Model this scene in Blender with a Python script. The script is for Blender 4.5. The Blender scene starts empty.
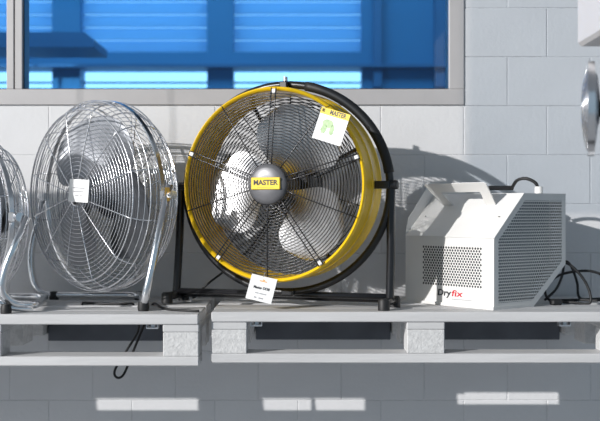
import bpy, bmesh, math, random
from mathutils import Vector, Matrix, Euler
random.seed(7)
PI = math.pi
R_ = math.radians
scene = bpy.context.scene
C = scene.collection

# ------------------------------------------------------------------ camera
F = 1080.0                                  # focal length in pixels of the 600 px wide frame
CAM = Vector((0, -3.0, 1.25))
cd = bpy.data.cameras.new('camera'); cam = bpy.data.objects.new('camera', cd); C.objects.link(cam)
cam.location = CAM; cam.rotation_euler = (R_(90), 0, 0)
cd.sensor_width = 36; cd.lens = F / 600 * 36
cd.dof.use_dof = True; cd.dof.focus_distance = 3.08; cd.dof.aperture_fstop = 3.2
scene.camera = cam

# ------------------------------------------------------------------ world, sun, window daylight, exposure
w = bpy.data.worlds.new('sky'); scene.world = w; w.use_nodes = True
bg = w.node_tree.nodes['Background']
bg.inputs[0].default_value = (0.58, 0.80, 1.0, 1); bg.inputs[1].default_value = 0.37
SUN = Vector((1.2, 1.0, -0.52)).normalized()
sd = bpy.data.lights.new('sun', 'SUN'); sun = bpy.data.objects.new('sun', sd); C.objects.link(sun)
sd.energy = 3.75; sd.angle = R_(0.6); sd.color = (1.0, 0.98, 0.96)
sun.rotation_euler = SUN.to_track_quat('-Z', 'Y').to_euler()
ad = bpy.data.lights.new('bay_daylight', 'AREA'); area = bpy.data.objects.new('bay_daylight', ad); C.objects.link(area)
ad.shape = 'RECTANGLE'; ad.size = 2.0; ad.size_y = 1.6; ad.energy = 34; ad.color = (1, 0.95, 0.90)
area.location = (-2.9, -1.6, 2.2)
area.rotation_euler = (Vector((-0.3, 0.5, 1.3)) - area.location).to_track_quat('-Z', 'Y').to_euler()
vs = scene.view_settings
vs.view_transform = 'Standard'; vs.look = 'None'; vs.exposure = 0.0; vs.gamma = 1.0; vs.use_curve_mapping = False

def at(px, py, Y):
    d = Y - CAM.y
    return Vector(((px - 300) / F * d, Y, CAM.z + (210.5 - py) / F * d))

# ------------------------------------------------------------------ materials
def new_mat(name):
    m = bpy.data.materials.new(name); m.use_nodes = True
    nt = m.node_tree
    return m, nt, nt.nodes['Principled BSDF']
def mat(name, col, rough=0.5, metal=0.0, var=0.0, scale=20.0, bump=0.0, bscale=None, coat=0.0, aniso=None):
    m, nt, b = new_mat(name)
    b.inputs['Base Color'].default_value = (*col, 1)
    b.inputs['Roughness'].default_value = rough
    b.inputs['Metallic'].default_value = metal
    b.inputs['Coat Weight'].default_value = coat
    tc = nt.nodes.new('ShaderNodeTexCoord')
    mp = nt.nodes.new('ShaderNodeMapping'); nt.links.new(tc.outputs['Object'], mp.inputs[0])
    if aniso: mp.inputs['Scale'].default_value = aniso
    if var:
        n = nt.nodes.new('ShaderNodeTexNoise'); n.inputs['Scale'].default_value = scale; n.inputs['Detail'].default_value = 6
        nt.links.new(mp.outputs[0], n.inputs['Vector'])
        r = nt.nodes.new('ShaderNodeValToRGB')
        r.color_ramp.elements[0].position = 0.3; r.color_ramp.elements[1].position = 0.7
        r.color_ramp.elements[0].color = (*[c * (1 - var) for c in col], 1)
        r.color_ramp.elements[1].color = (*[min(1, c * (1 + var * 0.6)) for c in col], 1)
        nt.links.new(n.outputs['Fac'], r.inputs[0]); nt.links.new(r.outputs[0], b.inputs['Base Color'])
    if bump:
        n2 = nt.nodes.new('ShaderNodeTexNoise'); n2.inputs['Scale'].default_value = bscale or scale * 4; n2.inputs['Detail'].default_value = 5
        nt.links.new(mp.outputs[0], n2.inputs['Vector'])
        bp = nt.nodes.new('ShaderNodeBump'); bp.inputs['Strength'].default_value = bump; bp.inputs['Distance'].default_value = 0.004
        nt.links.new(n2.outputs['Fac'], bp.inputs['Height']); nt.links.new(bp.outputs[0], b.inputs['Normal'])
    return m
def emit(name, col, s):
    m, nt, b = new_mat(name)
    b.inputs['Base Color'].default_value = (0.5, 0.5, 0.5, 1)
    b.inputs['Emission Color'].default_value = (*col, 1); b.inputs['Emission Strength'].default_value = s
    return m
M = {}
M['wall'] = mat('white_wall_paint', (0.70, 0.70, 0.71), 0.75, var=0.04, scale=5, bump=0.22, bscale=70)
M['mortar'] = mat('painted_mortar', (0.66, 0.66, 0.67), 0.8, var=0.10, scale=40, bump=0.7, bscale=120)
M['floor'] = mat('grey_concrete_floor', (0.34, 0.34, 0.35), 0.55, var=0.15, scale=4, bump=0.2)
M['ceiling'] = mat('grey_ceiling', (0.42, 0.43, 0.45), 0.8, var=0.05, scale=3)
M['alu'] = mat('grey_window_aluminium', (0.49, 0.475, 0.475), 0.45, 0.15, var=0.04, scale=12)
M['pallet'] = mat('white_pallet_paint', (0.56, 0.56, 0.565), 0.6, var=0.10, scale=9, bump=0.35, bscale=60, aniso=(0.25, 2, 2))
M['chip'] = mat('white_chipboard_block', (0.60, 0.60, 0.60), 0.75, var=0.14, scale=70, bump=0.55, bscale=160)
M['dark_strip'] = mat('dark_rear_strip', (0.10, 0.11, 0.13), 0.7, var=0.2, scale=10)
M['chrome'] = mat('chrome_steel', (0.88, 0.89, 0.91), 0.2, 1.0)
M['wire'] = mat('chromed_wire', (0.74, 0.75, 0.78), 0.25, 0.9)
M['blademetal'] = mat('brushed_aluminium_blade', (0.24, 0.25, 0.27), 0.45, 1.0, var=0.12, scale=30)
M['yellow'] = mat('yellow_paint', (0.95, 0.60, 0.012), 0.35, var=0.05, scale=8, coat=0.3)
M['black'] = mat('black_paint', (0.012, 0.012, 0.014), 0.28, var=0.1, scale=15, coat=0.2)
M['rubber'] = mat('black_rubber', (0.014, 0.014, 0.015), 0.55, var=0.1, scale=30)
M['bwire'] = mat('dark_grille_wire', (0.03, 0.03, 0.034), 0.25, 0.3)
M['hub'] = mat('dark_grey_hub', (0.16, 0.16, 0.17), 0.38, 0.3, var=0.05, scale=40)
M['bladeal'] = mat('pale_aluminium_blade', (0.60, 0.60, 0.61), 0.36, 0.95, var=0.08, scale=20)
M['paper'] = mat('white_tag_paper', (0.86, 0.86, 0.85), 0.6, var=0.02, scale=30)
M['ytag'] = mat('yellow_print', (0.95, 0.66, 0.03), 0.5, var=0.02, scale=30)
M['ink'] = mat('dark_ink', (0.03, 0.03, 0.035), 0.5)
M['greyink'] = mat('grey_ink', (0.36, 0.36, 0.38), 0.5)
M['redink'] = mat('red_ink', (0.62, 0.03, 0.05), 0.5)
M['orangeink'] = mat('orange_ink', (0.80, 0.36, 0.05), 0.5)
M['greenink'] = mat('pale_green_print', (0.42, 0.62, 0.30), 0.5, var=0.35, scale=70)
M['heater'] = mat('white_powder_coat', (0.78, 0.77, 0.75), 0.42, var=0.03, scale=10)
M['dark_in'] = mat('dark_heater_inside', (0.035, 0.035, 0.045), 0.6)
M['grey_in'] = mat('grey_inner_baffle', (0.10, 0.12, 0.15), 0.5, 0.2)
M['tan'] = mat('brass_washer', (0.45, 0.27, 0.06), 0.35, 0.7)
M['bluewall'] = mat('blue_hall_paint', (0.07, 0.26, 0.46), 0.6, var=0.08, scale=2)
M['bluedark'] = mat('deep_blue_trim', (0.06, 0.18, 0.34), 0.55, var=0.05, scale=3)
M['lit'] = emit('lit_window_pane', (0.86, 0.95, 1.0), 1.9)
M['lit_soft'] = emit('lit_window_behind_blind', (0.80, 0.93, 1.0), 1.15)
M['housing'] = mat('light_grey_housing', (0.62, 0.60, 0.60), 0.45, var=0.03, scale=5)
M['clip'] = mat('pale_plastic_clip', (0.80, 0.80, 0.78), 0.4)
M['steel'] = mat('galvanised_steel', (0.62, 0.63, 0.65), 0.35, 0.9, var=0.1, scale=30)
def glass_blue():
    m = bpy.data.materials.new('blue_tinted_glass'); m.use_nodes = True; nt = m.node_tree
    nt.nodes.remove(nt.nodes['Principled BSDF'])
    t = nt.nodes.new('ShaderNodeBsdfTransparent'); t.inputs[0].default_value = (0.55, 0.82, 1.0, 1)
    g = nt.nodes.new('ShaderNodeBsdfGlossy'); g.inputs['Roughness'].default_value = 0.02; g.inputs['Color'].default_value = (0.9, 0.95, 1, 1)
    fr = nt.nodes.new('ShaderNodeFresnel'); fr.inputs[0].default_value = 1.45
    mx = nt.nodes.new('ShaderNodeMixShader')
    nt.links.new(fr.outputs[0], mx.inputs[0]); nt.links.new(t.outputs[0], mx.inputs[1]); nt.links.new(g.outputs[0], mx.inputs[2])
    nt.links.new(mx.outputs[0], nt.nodes['Material Output'].inputs[0])
    return m
M['glass'] = glass_blue()
def blind_mat():
    m = bpy.data.materials.new('translucent_blind_slat'); m.use_nodes = True; nt = m.node_tree
    nt.nodes.remove(nt.nodes['Principled BSDF'])
    d = nt.nodes.new('ShaderNodeBsdfDiffuse'); d.inputs[0].default_value = (0.45, 0.62, 0.8, 1)
    t = nt.nodes.new('ShaderNodeBsdfTranslucent'); t.inputs[0].default_value = (0.55, 0.78, 0.95, 1)
    mx = nt.nodes.new('ShaderNodeMixShader'); mx.inputs[0].default_value = 0.6
    nt.links.new(d.outputs[0], mx.inputs[1]); nt.links.new(t.outputs[0], mx.inputs[2])
    nt.links.new(mx.outputs[0], nt.nodes['Material Output'].inputs[0])
    return m
M['blind'] = blind_mat()
def dimming_mat():  # tint of the added sheet that weakens the sun
    m = bpy.data.materials.new('sun_dimming_tint'); m.use_nodes = True; nt = m.node_tree
    nt.nodes.remove(nt.nodes['Principled BSDF'])
    t = nt.nodes.new('ShaderNodeBsdfTransparent'); t.inputs[0].default_value = (0.77, 0.80, 0.83, 1)
    nt.links.new(t.outputs[0], nt.nodes['Material Output'].inputs[0])
    return m
M['dimmer'] = dimming_mat()

# ------------------------------------------------------------------ mesh helpers
class MB:
    def __init__(s): s.v = []; s.f = []
    def add(s, vs, fs):
        o = len(s.v); s.v += [tuple(v) for v in vs]; s.f += [tuple(i + o for i in f) for f in fs]; return s
    def box(s, a, b):
        x0, y0, z0 = a; x1, y1, z1 = b
        return s.add([(x0,y0,z0),(x1,y0,z0),(x1,y1,z0),(x0,y1,z0),(x0,y0,z1),(x1,y0,z1),(x1,y1,z1),(x0,y1,z1)],
                     [(0,3,2,1),(4,5,6,7),(0,1,5,4),(1,2,6,5),(2,3,7,6),(3,0,4,7)])
    def bbox(s, a, b, c=0.003):
        # box with chamfered edges
        bm = bmesh.new()
        bmesh.ops.create_cube(bm, size=1)
        for v in bm.verts:
            v.co = Vector([(a[i] + b[i]) / 2 + v.co[i] * (b[i] - a[i]) for i in range(3)])
        bmesh.ops.bevel(bm, geom=bm.edges[:], offset=c, segments=1, affect='EDGES')
        bm.verts.index_update()
        s.add([v.co for v in bm.verts], [[v.index for v in f.verts] for f in bm.faces]); bm.free(); return s
    def tube(s, pts, r, n=8, closed=False, cap=True):
        pts = [Vector(p) for p in pts]; N = len(pts); rings = []
        prev = None
        for i in range(N):
            if closed: t = pts[(i + 1) % N] - pts[i - 1]
            else: t = pts[min(i + 1, N - 1)] - pts[max(i - 1, 0)]
            t.normalize()
            if prev is None:
                a = Vector((0, 0, 1)) if abs(t.z) < 0.9 else Vector((1, 0, 0))
                nx = t.cross(a).normalized()
            else:
                nx = (prev - t * prev.dot(t))
                nx = nx.normalized() if nx.length > 1e-6 else t.orthogonal().normalized()
            prev = nx; ny = t.cross(nx)
            rr = r[i] if isinstance(r, (list, tuple)) else r
            rings.append([pts[i] + (nx * math.cos(2*PI*k/n) + ny * math.sin(2*PI*k/n)) * rr for k in range(n)])
        vs = [p for ring in rings for p in ring]; fs = []
        for i in range(N if closed else N - 1):
            j = (i + 1) % N
            off = 0
            if closed and j == 0:   # match the seam
                off = min(range(n), key=lambda o: (rings[0][o] - rings[-1][0]).length)
            for k in range(n):
                fs.append((i*n+k, i*n+(k+1)%n, j*n+(k+1+off)%n, j*n+(k+off)%n))
        if cap and not closed:
            fs.append(tuple(range(n))[::-1]); fs.append(tuple((N-1)*n+k for k in range(n)))
        return s.add(vs, fs)
    def ring(s, R, y, r, seg=72, n=5, c=(0, 0), ax=1.0, az=1.0):
        return s.tube([(c[0] + R*ax*math.cos(2*PI*i/seg), y, c[1] + R*az*math.sin(2*PI*i/seg)) for i in range(seg)], r, n, closed=True)
    def lathe(s, prof, seg=48, c=(0, 0), closed=False):
        # profile of (radius, y) turned about the y axis through (c.x, c.z)
        vs = []; fs = []; n = len(prof)
        for i in range(seg):
            a = 2*PI*i/seg
            for (r, y) in prof: vs.append((c[0] + r*math.cos(a), y, c[1] + r*math.sin(a)))
        for i in range(seg):
            j = (i+1) % seg
            for k in range(n if closed else n-1):
                l = (k+1) % n
                fs.append((i*n+k, i*n+l, j*n+l, j*n+k))
        return s.add(vs, fs)
    def prism(s, poly, d0, d1, fn):
        # poly of 2-D points; fn(a, b, d) gives the 3-D point
        n = len(poly)
        vs = [fn(a, b, d0) for a, b in poly] + [fn(a, b, d1) for a, b in poly]
        fs = [tuple(range(n))[::-1], tuple(range(n, 2*n))] + [(i, (i+1)%n, n+(i+1)%n, n+i) for i in range(n)]
        return s.add(vs, fs)
    def xf(s, mx):
        s.v = [tuple(mx @ Vector(v)) for v in s.v]; return s
    def build(s, name, m, parent=None, smooth=False, angle=None):
        me = bpy.data.meshes.new(name); me.from_pydata(s.v, [], s.f); me.materials.append(M[m] if isinstance(m, str) else m)
        bm = bmesh.new(); bm.from_mesh(me); bmesh.ops.remove_doubles(bm, verts=bm.verts, dist=1e-6)
        bmesh.ops.recalc_face_normals(bm, faces=bm.faces); bm.to_mesh(me); bm.free()
        if smooth:
            for p in me.polygons: p.use_smooth = True
            if angle:
                bm = bmesh.new(); bm.from_mesh(me)
                for e in bm.edges:
                    if len(e.link_faces) == 2 and e.calc_face_angle(0) > R_(angle): e.smooth = False
                bm.to_mesh(me); bm.free()
        o = bpy.data.objects.new(name, me); C.objects.link(o)
        if parent: o.parent = parent
        return o
def inst(name, src, parent, loc=(0,0,0), rot=(0,0,0), scale=(1,1,1)):
    o = src.copy(); o.name = name; C.objects.link(o); o.parent = parent; o.location = loc; o.rotation_euler = rot; o.scale = scale
    return o
def tag(o, label, cat=None, group=None, kind=None):
    o['label'] = label
    if cat: o['category'] = cat
    if group: o['group'] = group
    if kind: o['kind'] = kind
    return o
def struct(o, label=None):
    o['kind'] = 'structure'
    if label: o['label'] = label
    return o
def empty(name, loc=(0,0,0), rz=0):
    o = bpy.data.objects.new(name, None); C.objects.link(o); o.location = loc; o.rotation_euler = (0, 0, rz); o.empty_display_size = 0.05
    return o
def smoothpath(pts, per=8):
    # Catmull-Rom through the points
    P = [Vector(p) for p in pts]; out = []
    for i in range(len(P)-1):
        p0 = P[max(i-1,0)]; p1 = P[i]; p2 = P[i+1]; p3 = P[min(i+2,len(P)-1)]
        for k in range(per):
            t = k/per
            out.append(0.5*((2*p1)+(p2-p0)*t+(2*p0-5*p1+4*p2-p3)*t*t+(3*p1-p0-3*p2+p3)*t**3))
    out.append(P[-1]); return out
def fillet(pts, rad, seg=6):
    P = [Vector(p) for p in pts]; out = [P[0]]
    for i in range(1, len(P)-1):
        a = (P[i-1]-P[i]); b = (P[i+1]-P[i]); r = min(rad, a.length*0.48, b.length*0.48)
        A = P[i]+a.normalized()*r; B = P[i]+b.normalized()*r
        for k in range(seg+1):
            t = k/seg; out.append(A*(1-t)**2 + P[i]*2*t*(1-t) + B*t*t)
    out.append(P[-1]); return out
def text(name, body, size, m, parent, mx, bold=0.0, shear=0.0, width=None):
    cu = bpy.data.curves.new(name, 'FONT'); cu.body = body; cu.size = size; cu.extrude = 0.0002; cu.offset = bold; cu.shear = shear
    cu.align_x = 'CENTER'; cu.align_y = 'CENTER'; cu.resolution_u = 3
    tmp = bpy.data.objects.new('tmp', cu); C.objects.link(tmp)
    bpy.context.view_layer.update()
    me = bpy.data.meshes.new_from_object(tmp.evaluated_get(bpy.context.evaluated_depsgraph_get()))
    bpy.data.objects.remove(tmp); bpy.data.curves.remove(cu)
    if width:
        xs = [v.co.x for v in me.vertices]; k = width/(max(xs)-min(xs))
        for v in me.vertices: v.co.x *= k
    me.transform(mx); me.materials.clear(); me.materials.append(M[m]); me.name = name
    o = bpy.data.objects.new(name, me); C.objects.link(o)
    if parent: o.parent = parent
    return o

# ------------------------------------------------------------------ the room
WY = 0.56                                   # face of the back wall
floor = struct(MB().box((-6, -6, -0.1), (5, 6, 0)).build('floor', 'floor'), 'grey concrete floor below the pallet shelf')
ceil = struct(MB().box((-2.6, -3.6, 3.6), (4.2, 0.58, 3.7)).box((-6, 0.5801, 3.6), (4.2, 3.8, 3.7)).build('ceiling', 'ceiling'), 'grey ceiling above the display wall')
K = (WY + 3.0) / F                          # metres per pixel on the wall
BW, BH = 83 * K, 49 * K
wx0, wx1 = (-352 - 300) * K, (464 - 300) * K       # window opening
wz0, wz1 = CAM.z + (210.5 - 105) * K, 2.62
T = 0.20
core = MB()
y0 = WY + 0.0018; y1 = WY + T
core.box((-4.5, y0, 0), (4.2, y1, wz0)); core.box((-4.5, y0, wz1), (4.2, y1, 3.6))
core.box((-4.5, y0, wz0), (wx0, y1, wz1)); core.box((wx1, y0, wz0), (4.2, y1, wz1))
wall = struct(core.build('wall_back', 'mortar'), 'white painted concrete block wall behind the fans')
# each block of the wall
def block_mesh(wd, ht):
    m = MB().bbox((0, 0, 0), (wd, 0.03, ht), 0.0014)
    o = m.build('block', 'wall', wall); return o
J = 0.0024
row0 = 155; cols = {}
bcache = {}
for r in range(-6, 9):
    zb = CAM.z + (210.5 - (row0 + 49 * r + 49)) * K
    zt = zb + BH
    off = 464 if r % 2 else 464 + 43.5
    for c in range(-10, 8):
        xa = (off + 83 * c - 300) * K; xb = xa + BW
        if xb < -1.75 or xa > 1.5: continue
        segs = [(xa, xb)]
        if zt > wz0 + 0.01 and zb < wz1 - 0.01:
            segs = []
            if xa < wx0: segs.append((xa, min(xb, wx0)))
            if xb > wx1: segs.append((max(xa, wx1 - J/2), xb))
        for (a, b) in segs:
            if b - a < 0.03: continue
            zb2 = zb; zt2 = zt
            if zt > wz0 and zb < wz0 and b > wx0 and a < wx1 - 0.01: zt2 = wz0
            key = (round(b - a, 4), round(zt2 - zb2, 4))
            if key not in bcache:
                bcache[key] = block_mesh(b - a - J, zt2 - zb2 - J); o = bcache[key]
            else:
                o = inst('block', bcache[key], wall)
            o.location = (a + J/2 + random.uniform(-.0006, .0006), WY + random.uniform(-0.0006, 0.0008), zb2 + J/2)

# window with two panes
FW = 15 * K
win = empty('window_1', ((wx0 + wx1)/2, WY, wz0)); struct(win, 'wide aluminium window with blue tinted panes above the fans')
def wpart(name, mb, m, **k):
    o = mb.build(name, m, **k); o.parent = win; o.matrix_parent_inverse = Matrix.Translation(-win.location); return o
fy0, fy1 = WY - 0.006, WY + 0.09
wpart('bottom_rail', MB().bbox((wx0, fy0, wz0), (wx1, fy1, wz0 + FW*1.05), 0.002), 'alu')
wpart('top_rail', MB().bbox((wx0, fy0, wz1 - FW), (wx1, fy1, wz1), 0.002), 'alu')
wpart('side_rail', MB().bbox((wx1 - FW, fy0, wz0 + FW*1.05), (wx1, fy1, wz1 - FW), 0.002), 'alu')
wpart('side_rail', MB().bbox((wx0, fy0, wz0 + FW*1.05), (wx0 + FW, fy1, wz1 - FW), 0.002), 'alu')
mxa, mxm, mxb = (7 - 300)*K, (14.6 - 300)*K, (22.5 - 300)*K
wpart('mullion', MB().bbox((mxa, fy0, wz0 + FW*1.05), (mxm - 0.001, fy1, wz1 - FW), 0.002), 'alu')
wpart('mullion', MB().bbox((mxm + 0.001, fy0 + 0.003, wz0 + FW*1.05), (mxb, fy1, wz1 - FW), 0.002), 'alu')
for (a, b) in ((wx0 + FW, mxa), (mxb, wx1 - FW)):
    p = wpart('pane', MB().box((a, WY + 0.018, wz0 + FW*1.05), (b, WY + 0.024, wz1 - FW)), 'glass')
    wpart('gasket', MB().box((a, WY + 0.012, wz0 + FW*1.05), (b, WY + 0.0185, wz0 + FW*1.05 + 0.004)), 'rubber')
    wpart('gasket', MB().box((a, WY + 0.012, wz0 + FW*1.05 + 0.004), (a + 0.002, WY + 0.0185, wz1 - FW)), 'rubber')

# ------------------------------------------------------------------ the hall behind the glass
HY = 3.5; HK = (HY + 3) / F
def hx(px): return (px - 300) * HK
def hz(py): return CAM.z + (210.5 - py) * HK
hall = MB()
hall.box((-5, HY, hz(69)), (3.5, HY + 0.25, hz(52)))
hall.box((-5, HY, 0), (3.5, HY + 0.25, hz(88)))
hall.box((-5, HY, hz(-58)), (3.5, HY + 0.25, 3.6))
cols_px = [(-520, -330), (-130, -100), (52, 80), (207, 233), (362, 560)]
for a, b in cols_px:
    hall.box((hx(a), HY + 0.001, hz(88) + 0.0005), (hx(b), HY + 0.249, hz(69) - 0.0005)); hall.box((hx(a), HY + 0.001, hz(52) + 0.0005), (hx(b), HY + 0.249, hz(-58) - 0.0005))
wf = struct(hall.build('wall_far', 'bluewall'), 'blue wall of the hall behind the glass')
for a, b in ((373, 381), (434, 447)):
    MB().box((hx(a), HY - 0.06, hz(88)), (hx(b), HY, hz(-58))).build('pilaster', 'bluedark', wf)
struct(MB().box((-5, HY - 0.10, hz(69)), (3.5, HY, hz(66))).build('trim_1', 'bluedark'), 'blue ledge between the hall windows')
bays = [(-330, -130), (-100, 52), (80, 207), (233, 362)]
for i, (a, b) in enumerate(bays):
    e = empty('window_%d' % (i + 2), (hx((a+b)/2), HY, hz(88))); struct(e, 'hall window seen through the blue glass')
    def hp(name, mb, m):
        o = mb.build(name, m); o.parent = e; o.matrix_parent_inverse = Matrix.Translation(-e.location); return o
    hp('upper_pane', MB().box((hx(a), HY + 0.16, hz(52)), (hx(b), HY + 0.17, hz(-58))), 'lit_soft')
    hp('lower_pane', MB().box((hx(a), HY + 0.16, hz(88)), (hx(b), HY + 0.17, hz(69))), 'lit')
    hp('rail', MB().box((hx(a), HY + 0.12, hz(81)), (hx(b), HY + 0.15, hz(79.3))), 'bluewall')
    k = 0; y = 51.5
    src = None
    while y > -58:
        if src is None:
            src = MB().add([(-1, 0, -.5), (1, 0, -.5), (1, .4, .5), (-1, .4, .5), (-1, 0.03, -.5), (1, .03, -.5), (1, .43, .5), (-1, .43, .5)],
                           [(0,1,2,3),(7,6,5,4),(0,4,5,1),(1,5,6,2),(2,6,7,3),(3,7,4,0)]).build('blind_slat', 'blind')
            o = src; o.parent = e
        else: o = inst('blind_slat', src, e)
        hgt = 12.8 * HK
        o.location = (0, 0.07, hz(y - 6.5) - hz(88)); o.scale = ((hx(b) - hx(a))/2, 0.06, hgt)
        y -= 13
lf = empty('hall_light_fixture', at(30, 40, 3.0)); tag(lf, 'dark blue ceiling light fixture seen through the left of the glass', 'light fixture')
p0 = at(-160, 32, 2.6); p1 = at(84, 47, 2.6)
fx = MB().prism([(p0.x, p0.z), (p1.x, p0.z), (p1.x + 0.05, p1.z + 0.04), (p1.x + 0.05, p1.z), (p0.x, p1.z)], 2.6, 3.0, lambda a, b, d: (a, d, b)).build('housing', 'bluedark', lf)
fx.matrix_parent_inverse = Matrix.Translation(-lf.location)
for xx in (p0.x + 0.1, p0.x + 0.5):
    s = MB().tube([(xx, 2.8, p0.z), (xx, 2.8, 3.6)], 0.008, 6).build('drop_rod', 'bluedark', lf); s.matrix_parent_inverse = Matrix.Translation(-lf.location)
hl = bpy.data.lights.new('hall_fill', 'AREA'); hlo = bpy.data.objects.new('hall_fill', hl); C.objects.link(hlo)  # unseen fill light added to brighten the blue hall
hl.shape = 'RECTANGLE'; hl.size = 4.5; hl.size_y = 0.6; hl.energy = 42; hl.color = (0.75, 0.9, 1.0)
hlo.location = (-0.8, 2.0, 3.25)
hlo.rotation_euler = (Vector((-0.6, 3.5, 2.1)) - hlo.location).to_track_quat('-Z', 'Y').to_euler()

# ------------------------------------------------------------------ pallets
DZ = CAM.z - (312 - 210.5) / F * 3.0        # top of the deck
def pallet(x0, zt, yf, length, label, ends):
    e = empty('shelf_pallet', (x0, yf, zt - 0.142)); tag(e, label, 'pallet', 'white pallets fixed to the wall as a shelf')
    D = WY - yf - 0.001
    def bd(name, a, b, m='pallet', c=0.0025): return MB().bbox(a, b, c).build(name, m, e)
    for (a, b) in ((0, 0.118), (0.122, 0.236), (0.276, 0.422), (0.462, D)):
        j = random.uniform(-0.002, 0.001)
        bd('deck_board', (j, a, 0.114), (length + j, b, 0.142))
    xs = [(0.0, 0.1), (length/2 - 0.053, length/2 + 0.053), (length - 0.1, length)]
    for (a, b) in xs:
        bd('stringer_board', (a, 0.004, 0.0925), (b, D, 0.1138))
        for (c, d) in ((0.002, 0.10), (D/2 - 0.06, D/2 + 0.06), (D - 0.10, D)):
            bd('block', (a + 0.001, c, 0.0262), (b - 0.001, d, 0.0923), 'chip', 0.002)
    bd('bottom_board', (0, 0, 0), (length, 0.10, 0.026))
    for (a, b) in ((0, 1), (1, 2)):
        bd('rear_strip', (xs[a][1] + 0.003, D - 0.05, 0.004), (xs[b][0] - 0.003, D, 0.1135), 'dark_strip')  # dark strip along the wall, between the rear blocks
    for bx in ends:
        h = MB()
        x = (bx - 300)/F*(3.0 + yf) - x0
        h.box((x - 0.016, 0.02, 0.100), (x + 0.016, 0.05, 0.103)); h.box((x - 0.016, 0.02, 0.1135), (x + 0.016, 0.05, 0.1138))
        h.box((x - 0.016, 0.02, 0.103), (x - 0.0135, 0.05, 0.1135)); h.box((x + 0.0135, 0.02, 0.103), (x + 0.016, 0.05, 0.1135))
        h.box((x - 0.004, 0.03, 0.103), (x + 0.006, 0.05, 0.1135))
        h.build('bracket', 'steel', e)
    return e
palR = pallet(-0.247, DZ, 0.0, 1.194, 'white painted pallet shelf carrying the yellow fan and the heater', (256, 567))
palL = pallet(-0.278 - 1.194, DZ - 0.004, -0.03, 1.194, 'white painted pallet shelf carrying the chrome wire fans', (151,))
DZL = DZ - 0.004
palF = pallet(-0.278 - 2*1.194 - 0.03, DZ - 0.004, -0.03, 1.194, 'white painted pallet shelf added unseen beyond the left edge to shade the wall', ())  # extra pallet added out of view for its shadow on the wall

# ------------------------------------------------------------------ fan building blocks (local: front is -y, right is +x, z up)
def blade(R0, R1, wid, pitch, lean=0.0, n=12, m=8):
    b = MB(); vs = []; fs = []
    for i in range(n + 1):
        t = i / n; r = R0 + (R1 - R0) * t
        wd = wid * (0.42 + 0.75 * math.sin(PI * min(1, 0.12 + 0.72 * t)) ** 1.1)
        if t > 0.85: wd *= 1 - 0.9 * (t - 0.85) ** 1.0
        for j in range(m + 1):
            u = j / m - 0.5
            rr = r - 0.30 * (R1 - R0) * (2*u) ** 4 * t * 0.35
            a = u * wd + lean * t
            y = -u * pitch * (1.15 - 0.45 * t) + 0.25 * pitch * (1 - (2*u) ** 2) * 0.35
            vs.append((rr * math.cos(a), y, rr * math.sin(a)))
    for i in range(n):
        for j in range(m):
            k = i*(m+1)+j; fs.append((k, k+1, k+m+2, k+m+1))
    th = 0.0025
    N = len(vs)
    vs2 = vs + [(x, y + th, z) for x, y, z in vs]
    f2 = fs + [tuple(N + q for q in f[::-1]) for f in fs]
    edge = [j for j in range(m)]
    for j in range(m):
        f2.append((j, N+j, N+j+1, j+1)); k = n*(m+1)+j; f2.append((k, k+1, N+k+1, N+k))
    for i in range(n):
        k = i*(m+1); f2.append((k, k+m+1, N+k+m+1, N+k)); k += m; f2.append((k, N+k, N+k+m+1, k+m+1))
    return b.add(vs2, f2)
def spoke_dir(a): return Vector((math.cos(a), 0, math.sin(a)))

# ------------------------------------------------------------------ yellow drum fan
YF = Vector((-0.047, 0.185, DZ)); ya = R_(-21)
yf = empty('drum_fan', YF, ya)
tag(yf, 'large round yellow drum fan on a black tubular stand beside the white heater', 'fan')
def yl(px, py, Y):                         # pixel + depth to the fan's own space
    return Matrix.Rotation(-ya, 4, 'Z') @ (at(px, py, Y) - YF)
CZ = 1.3246 - DZ; RR = 0.281
cz = (0, CZ)
# drum: rolled front lip, thin shell, rear lip
prof = []
for k in range(9):
    a = PI * 2 * k / 8
    pass
shell = [(RR - 0.012, -0.086), (RR - 0.010, -0.093), (RR - 0.004, -0.097), (RR + 0.000, -0.093), (RR + 0.001, -0.084), (RR - 0.006, -0.076), (RR - 0.006, -0.01), (RR - 0.003, -0.008), (RR - 0.003, 0.008), (RR - 0.006, 0.01),
         (RR - 0.008, 0.055), (RR - 0.002, 0.061), (RR - 0.001, 0.068), (RR - 0.006, 0.074), (RR - 0.014, 0.071), (RR - 0.0115, 0.06), (RR - 0.0095, -0.07)]
MB().lathe(shell, 96, cz, closed=True).build('drum', 'yellow', yf, smooth=True, angle=50)
fg = MB()
nr = 25
def fy(r):                                  # shallow dish of the front grille
    return -0.100 - 0.018 * (1 - (r / RR) ** 2)
for k in range(nr):
    r = 0.062 + (RR - 0.020 - 0.062) * k / (nr - 1)
    fg.ring(r, fy(r), 0.00142, 80, 5, cz)
fgo = fg.build('front_grille', 'bwire', yf, smooth=True)
sp = MB(); cl = MB()
def rad_path(a, off, r0, r1, f, dy):
    d = spoke_dir(a); nrm = Vector((-d.z, 0, d.x)); pts = []
    for k in range(7):
        r = r0 + (r1 - r0)*k/6
        p = d*r + nrm*off; pts.append((p.x, f(r) + dy, p.z + CZ))
    return pts
for k in range(5):
    a = R_(88 + 72 * k)
    for s in (-1, 1):
        sp.tube(rad_path(a, s*0.007, 0.045, RR - 0.004, fy, -0.003), 0.0018, 5)
    sp.tube(rad_path(a + R_(36), 0, 0.045, RR - 0.006, fy, -0.003), 0.0018, 5)
sp.build('spokes', 'bwire', fgo, smooth=True)
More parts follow.
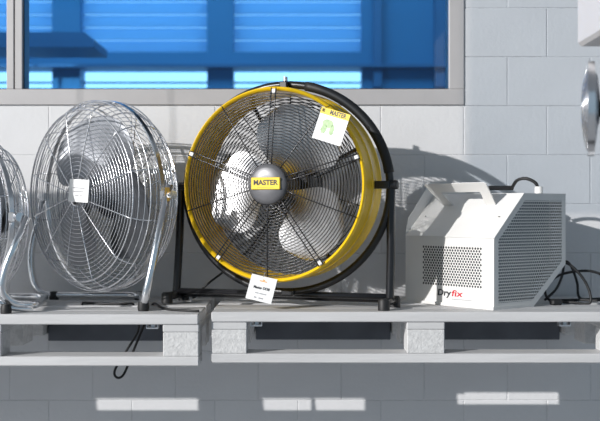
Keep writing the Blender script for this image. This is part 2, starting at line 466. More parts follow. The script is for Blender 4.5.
for k in range(5):
    a = R_(88 + 72 * k); d = spoke_dir(a)
    c = MB().bbox((-0.0065, -0.011, -0.009), (0.0065, 0.0, 0.004), 0.002)
    c.xf(Matrix.Translation(d*(RR - 0.011) + Vector((0, -0.094, CZ))) @ Matrix.Rotation(-(a - PI/2), 4, 'Y'))
    c.build('clip', 'clip', yf)
# rear grille
rg = MB()
def ry(r): return 0.070 + 0.012 * (1 - (r / RR) ** 2)
for k in range(22):
    r = 0.05 + (RR - 0.020 - 0.05) * k / 21
    rg.ring(r, ry(r), 0.0017, 72, 4, cz)
rgo = rg.build('rear_grille', 'bwire', yf, smooth=True)
sp = MB()
for k in range(10): sp.tube(rad_path(R_(20 + 36*k), 0, 0.045, RR - 0.008, ry, 0.003), 0.0018, 5)
sp.build('spokes', 'bwire', rgo, smooth=True)
# hub cap with the maker's plate
MB().lathe([(0.0, -0.139), (0.024, -0.1385), (0.046, -0.136), (0.055, -0.131), (0.059, -0.124), (0.059, -0.112), (0.052, -0.110)], 48, cz).build('hub_cap', 'hub', yf, smooth=True, angle=60)
pl = MB().bbox((-0.044, -0.1425, CZ - 0.015), (0.044, -0.137, CZ + 0.019), 0.0015).build('name_plate', 'ytag', yf)
mx = Matrix.Translation((0, -0.1430, CZ + 0.004)) @ Matrix.Rotation(R_(90), 4, 'X')
text('lettering', 'MASTER', 0.020, 'ink', pl, mx, bold=0.0006, width=0.074)
MB().box((-0.026, -0.1428, CZ - 0.0095), (0.026, -0.1424, CZ - 0.0080)).build('lettering', 'orangeink', pl)
# blades, boss, motor
for a in (188, 308, 68):
    b = blade(0.035, 0.240, 1.45, 0.085)
    b.xf(Matrix.Translation((0, -0.015, CZ)) @ Matrix.Rotation(-R_(a), 4, 'Y'))
    b.build('blade', 'bladeal', yf, smooth=True, angle=60)
MB().lathe([(0, -0.060), (0.03, -0.06), (0.04, -0.05), (0.042, 0.02), (0.0, 0.02)], 32, cz).build('boss', 'hub', yf, smooth=True, angle=40)
mo = MB().lathe([(0, 0.021), (0.066, 0.021), (0.072, 0.03), (0.072, 0.14), (0.064, 0.16), (0.03, 0.168), (0, 0.168)], 36, cz).build('motor', 'black', yf, smooth=True, angle=40)
MB().bbox((0.02, 0.03, CZ + 0.066), (0.085, 0.10, CZ + 0.115), 0.006).xf(Matrix.Identity(4)).build('terminal_box', 'black', yf)
# motor struts to the drum
for a in (0, 90, 180, 270):
    d = spoke_dir(R_(a + 28))
    MB().tube([Vector((0, 0.07, CZ)) + d*0.068, Vector((0, 0.075, CZ)) + d*(RR - 0.008)], 0.006, 6).build('motor_strut', 'black', yf, smooth=True)
# hoop handle round the drum
HA, HB = 0.325, 0.307
hc = CZ - 0.009
MB().tube([(-0.006 + HA*math.cos(2*PI*i/96), 0.02, hc + HB*math.sin(2*PI*i/96)) for i in range(96)], 0.0115, 10, closed=True).build('hoop', 'black', yf, smooth=True)
gp = R_(20)
MB().tube([(-0.006 + HA*math.cos(a), 0.02, hc + HB*math.sin(a)) for a in [R_(8) + R_(70)*k/24 for k in range(25)]], 0.0145, 10).build('grip', 'rubber', yf, smooth=True)
MB().lathe([(0, -0.006), (0.007, -0.006), (0.007, 0.010), (0, 0.010)], 12).xf(Matrix.Translation((-0.004, 0.02, hc + HB + 0.014)) @ Matrix.Rotation(R_(90), 4, 'X')).build('top_bolt', 'steel', yf, smooth=True, angle=40)
MB().bbox((-0.012, -0.01, CZ + RR - 0.008), (0.012, 0.03, hc + HB + 0.008), 0.003).build('top_bracket', 'black', yf)
# pivots
PX = {-1: -0.352, 1: 0.322}
for s in (-1, 1):
    MB().bbox((min(s*(RR - 0.008), PX[s]), 0.0, CZ - 0.012), (max(s*(RR - 0.008), PX[s]), 0.036, CZ + 0.010), 0.003).build('pivot_bracket', 'black', yf)
    MB().lathe([(0, -0.010), (0.012, -0.010), (0.014, -0.004), (0.014, 0.008), (0, 0.008)], 16).xf(Matrix.Translation((PX[s] + s*0.010, 0.018, CZ - 0.001)) @ Matrix.Rotation(R_(90), 4, 'Z')).build('pivot_knob', 'black', yf, smooth=True, angle=40)
# stand: two posts, feet and cross tubes
zt = 0.021
FX = {-1: -0.372, 1: 0.315}
for s in (-1, 1):
    MB().tube(smoothpath([(PX[s], 0.02, CZ + 0.012), (PX[s] - 0.002, 0.022, CZ - 0.10), ((PX[s] + FX[s])/2, 0.028, CZ - 0.20), (FX[s], 0.03, zt)], 6), 0.0125, 10).build('post', 'black', yf, smooth=True)
    MB().tube([(FX[s], -0.035, zt), (FX[s], 0.085, zt)], 0.0125, 10).build('runner', 'black', yf, smooth=True)
    for q in (-0.030, 0.080):
        MB().lathe([(0, -0.021), (0.017, -0.021), (0.017, 0.006), (0.013, 0.012), (0, 0.012)], 14).xf(Matrix.Translation((FX[s], q, 0.021)) @ Matrix.Rotation(R_(90), 4, 'X')).build('foot', 'rubber', yf, smooth=True, angle=40)
MB().tube([(FX[-1], 0.06, zt + 0.004), (FX[1], 0.06, zt + 0.004)], 0.0115, 10).build('cross_tube', 'black', yf, smooth=True)
MB().tube([(FX[-1], 0.03, zt + 0.013), (FX[1], 0.03, zt + 0.013)], 0.009, 8).build('cross_tube', 'black', yf, smooth=True)
MB().bbox((-0.010, -0.002, zt + 0.01), (0.030, 0.05, CZ - HB - 0.002), 0.003).build('hoop_clamp', 'black', yf)
# mains lead
MB().tube(smoothpath([(-0.05, 0.14, CZ - 0.02), (-0.16, 0.14, CZ - 0.18), (-0.24, 0.12, 0.10), (-0.30, 0.10, 0.05), (-0.34, 0.10, 0.012), (-0.36, 0.12, 0.006)], 8), 0.0035, 6).build('mains_lead', 'rubber', yf, smooth=True)

# ------------------------------------------------------------------ chrome wire fans
def chrome_fan(loc, rz, k, label, blades):
    e = empty('wire_cage_fan', loc, rz); tag(e, label, 'fan', 'chrome wire cage fans')
    R = 0.288*k; cz_ = (0, 0.330*k)
    Z0 = 0.330*k
    def prof(t):                       # t 0 (hub) .. 1 (equator): radius, axial distance
        if t < 0.80:
            r = 0.030 + (0.258 - 0.030) * (t / 0.80); y = 0.092 - 0.012 * (r / 0.255) ** 2
        else:
            q = (t - 0.80) / 0.20; r = 0.258 + 0.030 * math.sin(q * PI/2); y = 0.080 - 0.077 * q
        return r*k, y*k
    for nm, sg in (('front_grille', -1), ('rear_grille', 1)):
        g = MB()
        for i in range(24):
            r, y = prof(i / 24); g.ring(r, sg*y, 0.0012 if i else 0.002, 72, 4, cz_)
        for rr, yy in ((0.258, 0.082), (0.286, 0.040)):
            g.ring(rr*k, sg*yy*k, 0.0022, 72, 5, cz_)
        go = g.build(nm, 'wire', e, smooth=True)
        s = MB()
        for j in range(12):
            d = spoke_dir(R_(15 + 30*j)); pts = []
            for i in range(15):
                r, y = prof(i / 14); pts.append((d.x*r, sg*(y + 0.0022), d.z*r + Z0))
            s.tube(pts, 0.0019, 5)
        s.build('spokes', 'wire', go, smooth=True)
    MB().lathe([(R - 0.002, -0.007), (R + 0.003, -0.007), (R + 0.003, 0.007), (R - 0.002, 0.007)], 80, cz_, closed=True).build('rim_band', 'chrome', e, smooth=True, angle=40)
    MB().lathe([(0, -0.098*k), (0.026*k, -0.098*k), (0.032*k, -0.094*k), (0.032*k, -0.090*k), (0, -0.090*k)], 28, cz_).build('front_badge', 'chrome', e, smooth=True, angle=40)
    for a in blades:
        b = blade(0.03*k, 0.245*k, 1.95, 0.085*k)
        b.xf(Matrix.Translation((0, -0.012*k, Z0)) @ Matrix.Rotation(-R_(a), 4, 'Y'))
        b.build('blade', 'blademetal', e, smooth=True, angle=60)
    MB().lathe([(0, -0.055*k), (0.025*k, -0.055*k), (0.036*k, -0.045*k), (0.036*k, 0.02*k), (0, 0.02*k)], 28, cz_).build('boss', 'blademetal', e, smooth=True, angle=40)
    MB().lathe([(0, 0.021*k), (0.062*k, 0.021*k), (0.068*k, 0.03*k), (0.068*k, 0.09*k), (0.058*k, 0.125*k), (0.03*k, 0.14*k), (0, 0.14*k)], 32, cz_).build('motor', 'black', e, smooth=True, angle=40)
    for s in (-1, 1):
        MB().bbox((min(s*R, s*(R + 0.030)), -0.012, Z0 - 0.014), (max(s*R, s*(R + 0.030)), 0.012, Z0 + 0.014), 0.003).build('pivot_bracket', 'steel', e)
        MB().lathe([(0, -0.012), (0.013, -0.012), (0.013, 0.004), (0, 0.004)], 14).xf(Matrix.Translation((s*(R + 0.036), 0, Z0)) @ Matrix.Rotation(R_(90)*s, 4, 'Z')).build('pivot_bolt', 'chrome', e, smooth=True, angle=40)
    return e, R, Z0
def loc_of(e): return e.matrix_basis.inverted()

EA = chrome_fan((-0.604, 0.285, DZL), R_(-43), 1.0, 'large chrome wire cage fan left of the yellow fan, white tag on its grille', (100, 220, 340))
A, RA, ZA = EA
Li = Matrix.Rotation(-A.rotation_euler.z, 4, 'Z') @ Matrix.Translation(-A.location)
wz = DZL + 0.015
ua = Vector((math.cos(R_(43)), -math.sin(R_(43)), 0)); ac_ = Vector((-0.604, 0.285, DZL + ZA)); pr = ac_ + ua*(RA + 0.024); plf = ac_ - ua*(RA + 0.022)
pth = fillet([pr + Vector((0.004, -0.004, 0.03)), Vector((-0.443, 0.055, wz)), Vector((-0.505, 0.46, wz)), Vector((-0.848, 0.47, wz)), Vector((-0.875, 0.49, wz + 0.12)), plf], 0.055)
MB().tube([Li @ p for p in pth], 0.0115, 10).build('stand_tube', 'chrome', A, smooth=True)
for p in (Vector((-0.446, 0.075, DZL)), Vector((-0.515, 0.46, DZL)), Vector((-0.79, 0.47, DZL))):
    MB().lathe([(0, 0), (0.015, 0), (0.017, 0.010), (0.015, 0.026), (0, 0.026)], 14).xf(Matrix.Translation(Li @ p) @ Matrix.Rotation(R_(90), 4, 'X')).build('foot_pad', 'rubber', A, smooth=True, angle=40)
q = Li @ (pr + Vector((0.0, -0.014, 0.004)))
MB().bbox((-0.007, -0.002, -0.022), (0.007, 0.002, 0.018), 0.001).xf(Matrix.Translation(q) @ Matrix.Rotation(R_(47), 4, 'Z')).build('pivot_plate', 'tan', A)

kB = 0.81
EB = chrome_fan((-0.972, 0.215, DZL), R_(-47), kB, 'smaller chrome wire cage fan cut off at the left edge of the photo', (60, 180, 300))
B, RB, ZB = EB
Li = Matrix.Rotation(-B.rotation_euler.z, 4, 'Z') @ Matrix.Translation(-B.location)
pr = at(25, 221, 0.02)
pth = fillet([pr + Vector((0.006, 0, 0.012)), at(5, 268, -0.0), at(1, 292, 0.0), at(13, 304.5, 0.02), at(36, 305, 0.06), Vector((-0.80, 0.40, wz)), Vector((-1.15, 0.42, wz)), Vector((-0.972 - 0.68*(RB+0.02), 0.215 + 0.731*(RB+0.02), DZL + ZB))], 0.05)
MB().tube([Li @ p for p in pth], 0.0115, 10).build('stand_tube', 'chrome', B, smooth=True)
MB().tube([Li @ p for p in fillet([at(-4, 300, 0.0), at(8, 308.0, 0.02), at(33, 309.0, 0.035)], 0.03)], 0.0085, 8).build('stand_tube', 'chrome', B, smooth=True)
MB().lathe([(0, 0), (0.015, 0), (0.016, 0.012), (0.012, 0.026), (0, 0.026)], 14).xf(Matrix.Translation(Li @ Vector((at(6, 300, 0.0).x, 0.0, DZL))) @ Matrix.Rotation(R_(90), 4, 'X')).build('foot_pad', 'rubber', B, smooth=True, angle=40)

# ------------------------------------------------------------------ white heater
HP = Vector((0.5497, 0.06, DZ)); ph = R_(52)
ht = empty('fan_heater', HP); tag(ht, 'white perforated sheet metal heater with a carrying handle', 'heater')
ud = Vector((-math.cos(ph), math.sin(ph), 0)); sdv = Vector((math.sin(ph), math.cos(ph), 0))
def H(u, s, z): return ud*u + sdv*s + Vector((0, 0, z))
W, L = 0.36, 0.318
side = [(0, 0), (0, 0.205), (0.125, 0.33), (L, 0.33), (L, 0.12), (0.17, 0)]
def slab(pts, thick_vec):
    n = len(pts); tv = Vector(thick_vec)
    return MB().add([Vector(p) for p in pts] + [Vector(p) + tv for p in pts], [tuple(range(n))[::-1], tuple(range(n, 2*n))] + [(i, (i+1)%n, n+(i+1)%n, n+i) for i in range(n)])
nrm = ud.cross(Vector((0,0,1))); t = 0.0015
def perf(w0, w1, h0, h1, p, hr, fn, inside=None, aspect=1.0):
    # sheet with staggered round holes; fn(a, b) gives the 3-D point
    m = MB(); ph_ = p*aspect; nrow = int(round((h1-h0)/ph_)); ncol = int(round((w1-w0)/p)); px_ = (w1-w0)/ncol; pz = (h1-h0)/nrow
    for r in range(nrow):
        sh = 0.5 if r % 2 else 0.0
        for c in range(ncol - (1 if sh else 0)):
            ca = w0 + (c + 0.5 + sh)*px_; cb = h0 + (r + 0.5)*pz
            if inside and not all(inside(ca + i*px_/2, cb + j*pz/2) for i in (-1, 1) for j in (-1, 1)): continue
            o = [(px_/2, 0), (px_/2, pz/2), (0, pz/2), (-px_/2, pz/2), (-px_/2, 0), (-px_/2, -pz/2), (0, -pz/2), (px_/2, -pz/2)]
            vs = [fn(ca + a, cb + b) for a, b in o] + [fn(ca + hr*math.cos(k*PI/4), cb + hr*math.sin(k*PI/4)) for k in range(8)]
            m.add(vs, [(k, (k+1)%8, 8+(k+1)%8, 8+k) for k in range(8)])
        if sh and not inside:
            for a, b in ((w0, w0 + px_/2), (w1 - px_/2, w1)):
                z0_, z1_ = h0 + r*pz, h0 + (r+1)*pz
                m.add([fn(a, z0_), fn(b, z0_), fn(b, z1_), fn(a, z1_)], [(0, 1, 2, 3)])
    return m
def frame4(a0, a1, b0, b1, A0, A1, B0, B1, fn):
    # a rectangular plate with a rectangular hole
    m = MB()
    for q in (((A0,B0),(A1,B0),(a1,b0),(a0,b0)), ((A1,B0),(A1,B1),(a1,b1),(a1,b0)), ((A1,B1),(A0,B1),(a0,b1),(a1,b1)), ((A0,B1),(A0,B0),(a0,b0),(a0,b1))):
        m.add([fn(a, b) for a, b in q], [(0, 1, 2, 3)])
    return m
fnF = lambda a, b: H(a, 0, b)
g0, g1, h0, h1 = 0.045, 0.288, 0.058, 0.176
fp = frame4(g0, g1, h0, h1, 0, W, 0.0, 0.205, fnF).build('front_panel', 'heater', ht)
pfp = perf(g0, g1, h0, h1, 0.0104, 0.0037, fnF, aspect=0.78).build('front_mesh', 'heater', fp)
fp['label'] = 'white front panel'; pfp['label'] = 'perforated front vent'
# lettering on the front
mxf = Matrix((( -ud.x, 0, -sdv.x, 0), (-ud.y, 0, -sdv.y, 0), (0, 1, 0, 0), (0, 0, 0, 1)))
def ftext(body, u, z, size, m, wd, bold=0.0004):
    return text('lettering', body, size, m, fp, Matrix.Translation(H(u, -0.0006, z)) @ mxf, bold=bold, shear=0.12, width=wd)
ftext('Dry', 0.197, 0.037, 0.026, 'ink', 0.056, 0.0007); ftext('fix', 0.1445, 0.037, 0.026, 'redink', 0.046, 0.0004)
slab([H(0.165, -0.0004, 0.0215), H(0.085, -0.0004, 0.0215), H(0.085, -0.0004, 0.0195), H(0.165, -0.0004, 0.0195)], -sdv*0.0003).build('lettering', 'greyink', fp)
# side panels
def inpoly(a, b, m=0.010):
    P = side; n = len(P)
    for i in range(n):
        x0_, y0_ = P[i]; x1_, y1_ = P[(i+1) % n]
        ex, ey = x1_-x0_, y1_-y0_; l = math.hypot(ex, ey)
        if ((a-x0_)*ey - (b-y0_)*ex)/l < m: return False
    return True
def inset(P, m):
    out = []; n = len(P)
    for i in range(n):
        p0 = Vector(P[i-1]); p1 = Vector(P[i]); p2 = Vector(P[(i+1) % n])
        e1 = (p1-p0).normalized(); e2 = (p2-p1).normalized()
        n1 = Vector((e1.y, -e1.x)); n2 = Vector((e2.y, -e2.x))
        b = (n1+n2); b = b/b.length_squared*2
        out.append(tuple(p1 + b*m))
    return out
ins = inset(side, 0.0185)
sp_ = MB()
for i in range(6):
    j = (i+1) % 6
    sp_.add([H(-0.0003, *side[i]), H(-0.0003, *side[j]), H(-0.0003, *ins[j]), H(-0.0003, *ins[i])], [(0, 1, 2, 3)])
so = sp_.build('side_frame', 'heater', ht)
perf(0.004, L - 0.004, 0.004, 0.326, 0.0086, 0.0035, lambda a, b: H(0, a, b), inside=lambda a, b: inpoly(a, b, 0.006), aspect=1.0).build('side_mesh', 'heater', so)
lp = [(0, 0), (0, 0.212), (0.010, 0.258), (0.098, 0.362), (0.128, 0.352), (L, 0.335), (L, 0.12), (0.17, 0)]
slab([H(W, a, b) for a, b in lp], ud*0.0015).build('left_panel', 'heater', ht)
# sloped top, flat top, back, chamfer, base plate
slab([H(-0.004, -0.003, 0.203), H(W - 0.001, -0.003, 0.203), H(W - 0.001, 0.125, 0.331), H(-0.004, 0.125, 0.331)], Vector((0, 0, 0.002))).build('sloped_panel', 'heater', ht)
slab([H(-0.002, 0.125, 0.330), H(W - 0.001, 0.125, 0.330), H(W - 0.001, L, 0.330), H(-0.002, L, 0.330)], Vector((0, 0, 0.0025))).build('top_panel', 'heater', ht)
slab([H(0, L, 0.12), H(W, L, 0.12), H(W, L, 0.33), H(0, L, 0.33)], -sdv*0.0015).build('back_panel', 'heater', ht)
slab([H(0, 0.17, 0), H(W, 0.17, 0), H(W, L, 0.12), H(0, L, 0.12)], -sdv*0.0015).build('chamfer_panel', 'heater', ht)
slab([H(-0.003, -0.006, 0), H(W + 0.02, -0.006, 0), H(W + 0.02, 0.17, 0), H(-0.003, 0.17, 0)], Vector((0, 0, 0.009))).build('base_plate', 'heater', ht)
# what shows through the holes
slab([H(0.03, 0.03, 0.02), H(W - 0.03, 0.03, 0.02), H(W - 0.03, 0.03, 0.20), H(0.03, 0.03, 0.20)], sdv*0.004).build('inner_baffle', 'dark_in', ht)
slab([H(0.045, 0.05, 0.012), H(0.045, 0.05, 0.22), H(0.045, 0.14, 0.315), H(0.045, L - 0.02, 0.315), H(0.045, L - 0.02, 0.13), H(0.045, 0.16, 0.012)], ud*0.004).build('inner_baffle', 'grey_in', ht)
# handle: bent sheet frame standing square on the slope
hn = Vector((-0.7071, 0.7071))            # slope normal in (s, z)
def HS(u, tt, h): return H(u, 0.125*tt + hn.x*h, 0.205 + 0.125*tt + hn.y*h + 0.002)
outer = [(0.074, 0), (0.056, 0.086), (0.063, 0.092), (0.300, 0.092), (0.308, 0.086), (0.288, 0)]
inner = [(0.112, 0), (0.100, 0.052), (0.104, 0.056), (0.254, 0.056), (0.258, 0.052), (0.246, 0)]
hm = MB()
n6 = 6; vs = []
for dlt in (0, 0.003):
    for (u, h) in outer: vs.append(HS(u, 0.72 + dlt*6, h))
    for (u, h) in inner: vs.append(HS(u, 0.72 + dlt*6, h))
fs = []
for i in range(5):
    fs += [(i, i+1, 6+i+1, 6+i), (12+i, 12+6+i, 12+6+i+1, 12+i+1), (i, 12+i, 12+i+1, i+1), (6+i, 6+i+1, 18+i+1, 18+i)]
fs += [(0, 6, 18, 12), (5, 17, 23, 11)]
hm.add(vs, fs).build('handle', 'heater', ht)
for (u, tt) in ((0.03, 0.45), (0.33, 0.45)):
    p = HS(u, tt, 0.0005)
    MB().lathe([(0, -0.002), (0.003, -0.0015), (0.004, 0), (0, 0)], 10).xf(Matrix.Translation(p) @ Matrix.Rotation(R_(-90), 4, 'X')).build('screw', 'ink', ht)
# cable gland and lead on top
gp_ = H(0.075, 0.285, 0.333)
MB().lathe([(0, 0), (0.0125, 0), (0.0125, 0.018), (0.011, 0.022), (0, 0.022)], 20).xf(Matrix.Translation(gp_) @ Matrix.Rotation(R_(90), 4, 'X')).build('cable_gland', 'heater', ht, smooth=True, angle=40)
lead = [at(538, 188, 0.30), at(535, 182.5, 0.30), at(526, 178.5, 0.31), at(517, 180.5, 0.33), at(512, 188, 0.36)]
MB().tube([p - HP for p in smoothpath(lead, 8)], 0.0052, 8).build('lead', 'rubber', ht, smooth=True)
c0 = at(487, 187.8, 0.40); c1 = at(514, 187.8, 0.37)
MB().bbox((c0.x, 0.37, c0.z - 0.008), (c1.x, 0.395, c0.z + 0.006), 0.003).xf(Matrix.Translation(-HP)).build('connector', 'rubber', ht)

# ------------------------------------------------------------------ tags, cables
def quad_tag(name, pts, label, m='paper'):
    e = empty(name, (pts[2] + pts[3])/2); tag(e, label, 'tag')
    e_x = (pts[1] - pts[0]); wd = e_x.length; e_x.normalize(); e_y = (pts[0] - pts[3]); hgt = e_y.length; e_y = (e_y - e_x*e_y.dot(e_x)).normalized()
    nz = e_x.cross(e_y)
    o = (pts[0] + pts[1] + pts[2] + pts[3])/4 - e.location
    mx = Matrix(((e_x.x, e_y.x, nz.x, o.x), (e_x.y, e_y.y, nz.y, o.y), (e_x.z, e_y.z, nz.z, o.z), (0, 0, 0, 1)))
    MB().bbox((-wd/2, -hgt/2, -0.0006), (wd/2, hgt/2, 0.0006), 0.0003).xf(mx).build('card', m, e)
    def bar(x0, y0, x1, y1, mm, nm='print'):
        return MB().box((x0*wd, y0*hgt, 0.0007), (x1*wd, y1*hgt, 0.0010)).xf(mx).build(nm, mm, e)
    return e, mx, wd, hgt, bar
# yellow headed tag on the yellow fan
yo = 0.012
P = [at(323, 106.5, 0.000 - yo), at(351.5, 115, -0.035 - yo), at(339.5, 147, -0.03 - yo), at(311, 137, 0.005 - yo)]
e, mx, wd, hg, bar = quad_tag('hang_tag', P, 'white card with yellow header hanging on the yellow fan grille')
bar(-0.5, 0.30, 0.5, 0.5, 'ytag', 'header')
bar(-0.46, 0.35, -0.36, 0.46, 'ink')
text('lettering', 'MASTER', 0.018, 'ink', e, mx @ Matrix.Translation((0.10*wd, 0.40*hg, 0.0012)), bold=0.0005, width=0.050)
def blotch(cx, cy, rx, ry, m, seed):
    rnd = random.Random(seed); n = 18
    pts = [((cx + rx*math.cos(2*PI*i/n)*rnd.uniform(.7, 1.15))*wd, (cy + ry*math.sin(2*PI*i/n)*rnd.uniform(.7, 1.15))*hg) for i in range(n)]
    MB().prism(pts, 0.0007, 0.0010, lambda a, b, d: (a, b, d)).xf(mx).build('print', m, e)
blotch(-0.12, 0.06, 0.20, 0.13, 'greenink', 3); blotch(-0.22, -0.13, 0.10, 0.16, 'greenink', 5); blotch(0.06, -0.10, 0.09, 0.17, 'greenink', 8)
MB().tube([mx @ Vector((-0.42*wd, 0.42*hg, 0.001)), mx @ Vector((-0.40*wd, 0.50*hg, -0.004)), mx @ Vector((-0.36*wd, 0.60*hg, -0.02))], 0.0012, 5).build('string', 'ink', e)
# white price tag at the bottom of the yellow fan
yo = 0.0
P = [at(250.5, 273.5, 0.085), at(276, 279.5, 0.075), at(272.5, 304, 0.055), at(247, 298.5, 0.065)]
e, mx, wd, hg, bar = quad_tag('price_tag', P, 'white price card hanging under the rim of the yellow fan')
text('lettering', 'Master DF30', 0.011, 'ink', e, mx @ Matrix.Translation((0, 0.02*hg, 0.0012)), bold=0.0003, width=wd*0.62)
bar(-0.14, 0.28, 0.14, 0.315, 'orangeink'); bar(-0.04, 0.33, 0.05, 0.37, 'orangeink')
for a, b in ((-0.20, -0.06), (-0.03, 0.24)): bar(a, -0.215, b, -0.175, 'greyink')
for a, b in ((-0.20, -0.10), (-0.02, 0.16)): bar(a, -0.40, b, -0.35, 'greyink')
MB().tube([mx @ Vector((-0.05*wd, 0.47*hg, 0.001)), mx @ Vector((-0.04*wd, 0.56*hg, -0.002)), mx @ Vector((0.0, 0.62*hg, 0.012))], 0.0010, 5).build('string', 'greyink', e)
# white price tag on the chrome fan
P = [at(70, 179, 0.226), at(89.5, 180, 0.162), at(87.5, 202.5, 0.162), at(68.5, 201.5, 0.226)]
e, mx, wd, hg, bar = quad_tag('price_tag', P, 'small white price card on the large chrome fan grille')
for y, a, b in ((0.10, -0.30, 0.30), (-0.06, -0.26, 0.26), (-0.24, -0.18, 0.02), (-0.24, 0.06, 0.2)): bar(a, y, b, y + 0.045, 'greyink')
MB().tube([mx @ Vector((0, 0.45*hg, 0.001)), mx @ Vector((0, 0.56*hg, -0.004)), mx @ Vector((0.0, 0.60*hg, -0.02))], 0.0010, 5).build('string', 'greyink', e)

def cable(label, pts, r, per=8, m='rubber', sh=True):
    p = smoothpath(pts, per); base = p[0].copy()
    o = MB().tube([q - base for q in p], r, 7).build('power_cable', m, smooth=True); o.location = base
    return tag(o, label, 'cable')
def deckp(px, Y, dz=DZ, h=0.004): return Vector(((px - 300)/F*(3 + Y), Y, dz + h))
cable('black cable lying under the large chrome fan and looping below the shelf',
      [deckp(82, 0.25, DZL), deckp(84, 0.30, DZL), deckp(100, 0.27, DZL), deckp(122, 0.25, DZL), deckp(133, 0.255, DZL), Vector((-0.502, 0.254, DZL - 0.02)), at(139, 328, 0.15), at(127, 350, 0.11), at(115, 370, 0.09), at(117, 377.5, 0.09), at(124, 374, 0.10), at(133, 352, 0.12), at(143, 328, 0.16), Vector((-0.452, 0.254, DZL - 0.02)), deckp(154, 0.25, DZL, 0.006), deckp(165, 0.10, DZL), deckp(190, 0.04, DZL), deckp(199, 0.03, DZL)], 0.0036)
cable('tangled black cable coiled on the shelf behind the heater',
      [at(540, 286, 0.33), at(550, 275, 0.30), at(562, 263, 0.28), at(574, 268, 0.27), at(587, 285, 0.26), deckp(590, 0.25), deckp(572, 0.27), deckp(552, 0.30), at(545, 291, 0.33), at(552, 280, 0.34), at(566, 273, 0.34), at(590, 271, 0.33), at(606, 278, 0.32), at(612, 292, 0.30), deckp(600, 0.28, h=0.01), deckp(580, 0.31, h=0.008), deckp(560, 0.34)], 0.0042)
cable('black cable arching up from the coil behind the heater',
      [deckp(545, 0.36), at(556, 289, 0.39), at(562, 276, 0.42), at(565, 262, 0.43), at(571, 266, 0.42), at(577, 282, 0.40), deckp(580, 0.38, h=0.008), deckp(598, 0.40), deckp(640, 0.42)], 0.0042)
pg = MB().bbox((-0.018, -0.012, 0), (0.018, 0.012, 0.018), 0.005).build('mains_plug', 'rubber'); pg.location = deckp(556, 0.22, h=0); pg.rotation_euler = (0, 0, 0.3)
tag(pg, 'small black plug lying beside the coiled cable', 'plug')

# ------------------------------------------------------------------ near things at the right edge
ub = empty('hanging_heater', (0.86, -0.75, 3.6)); tag(ub, 'light grey heater housing hanging at the top right corner', 'heater')
bx0 = at(577, 47, -0.55)
hb = MB().bbox((bx0.x, -0.9, bx0.z), (bx0.x + 0.55, -0.55, bx0.z + 0.42), 0.008).build('housing', 'housing', ub)
hb.matrix_parent_inverse = Matrix.Translation(-ub.location)
for i in range(5):
    o = MB().bbox((bx0.x + 0.05, -0.905, bx0.z + 0.09 + i*0.055), (bx0.x + 0.50, -0.899, bx0.z + 0.11 + i*0.055), 0.002).build('louvre', 'alu', hb); o.matrix_parent_inverse = Matrix.Translation(-ub.location)
for xx in (0.08, 0.47):
    o = MB().tube([(bx0.x + xx, -0.72, bx0.z + 0.41), (bx0.x + xx, -0.72, 3.6)], 0.008, 8).build('drop_rod', 'steel', ub); o.matrix_parent_inverse = Matrix.Translation(-ub.location)
# small pedestal fan seen almost edge on
pc = at(592, 108, -0.7); PR = 46.5/F*2.3
pf = empty('pedestal_fan', (pc.x + 0.086, pc.y, 0), R_(-90 - 14)); tag(pf, 'small pedestal fan seen edge on at the right edge', 'fan')
zc = pc.z; cc = (0, zc)
g = MB()
for k in range(10):
    q = (k + 0.5)/10 * PI/2
    g.ring(PR*math.sin(q)**0.8, -0.085 - 0.019*math.cos(q)**1.3, 0.0014, 48, 4, cc)
for k in range(8):
    q = (k + 0.5)/8 * PI/2
    g.ring(PR*math.sin(q)**0.8, -0.085 + 0.014*math.cos(q)**1.3, 0.0014, 48, 4, cc)
go = g.build('grille', 'wire', pf, smooth=True)
s = MB()
for j in range(16):
    d = spoke_dir(2*PI*j/16)
    for sg, dp in ((-1, 0.019), (1, 0.014)):
        s.tube([(d.x*PR*math.sin(q)**0.8, -0.085 + sg*dp*math.cos(q)**1.3, d.z*PR*math.sin(q)**0.8 + zc) for q in [0.08 + (PI/2 - 0.08)*i/8 for i in range(9)]], 0.0012, 4)
s.build('spokes', 'wire', go, smooth=True)
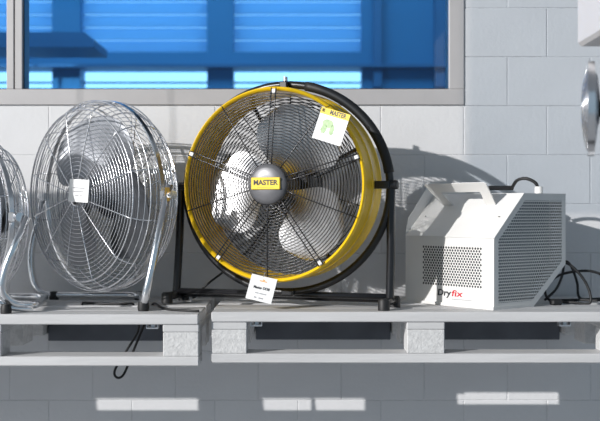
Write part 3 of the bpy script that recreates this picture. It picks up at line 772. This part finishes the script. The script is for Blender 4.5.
MB().lathe([(PR - 0.002, -0.092), (PR + 0.003, -0.092), (PR + 0.003, -0.078), (PR - 0.002, -0.078)], 56, cc, closed=True).build('rim_band', 'chrome', pf, smooth=True, angle=40)
for a in (0, 120, 240):
    blade(0.012, PR*0.82, 1.3, 0.03).xf(Matrix.Translation((0, -0.085, zc)) @ Matrix.Rotation(-R_(a), 4, 'Y')).build('blade', 'blademetal', pf, smooth=True)
MB().lathe([(0, -0.088), (0.016, -0.088), (0.018, -0.062), (0.034, -0.058), (0.038, 0.02), (0.02, 0.04), (0, 0.042)], 24, cc).build('motor', 'black', pf, smooth=True, angle=40)
MB().tube([(0, 0, zc - 0.035), (0, 0, 0.02)], 0.012, 10).build('pole', 'chrome', pf, smooth=True)
MB().lathe([(0, 0), (0.17, 0), (0.17, 0.012), (0.03, 0.03), (0, 0.03)], 36).xf(Matrix.Rotation(R_(90), 4, 'X')).build('base', 'black', pf, smooth=True, angle=40)

# ------------------------------------------------------------------ unseen box added left of the frame to shade the lower left wall
blocker = empty('shade_box', (-2.0, -0.55, 3.6)); tag(blocker, 'long grey box added left of the fans to shade the wall', 'shade blocker')
o = MB().bbox((-2.32, -0.62, 1.48), (-1.66, -0.47, 1.853), 0.01).build('housing', 'housing', blocker); o.matrix_parent_inverse = Matrix.Translation(-blocker.location)
for xx in (-2.05, -1.75):
    o = MB().tube([(xx, -0.55, 1.84), (xx, -0.55, 3.6)], 0.002, 6).build('drop_rod', 'steel', blocker); o.matrix_parent_inverse = Matrix.Translation(-blocker.location)

# tinted sheet added out of the frame to dim sun on the upper right wall
dim_sheet = empty('dimming_sheet', (-1.4, -1.5, 3.6)); tag(dim_sheet, 'tinted sheet added below the ceiling to dim the upper right wall', 'light dimmer')
zb = 1.235 + 2.06*0.52
o = MB().box((0.55 - 2.472, -1.503, zb), (-0.55, -1.497, 3.6)).build('pane', 'dimmer', dim_sheet); o.matrix_parent_inverse = Matrix.Translation(-dim_sheet.location)
o = MB().bbox((0.55 - 2.472, -1.51, 3.57), (-0.55, -1.49, 3.6), 0.002).build('top_rail', 'alu', dim_sheet); o.matrix_parent_inverse = Matrix.Translation(-dim_sheet.location)
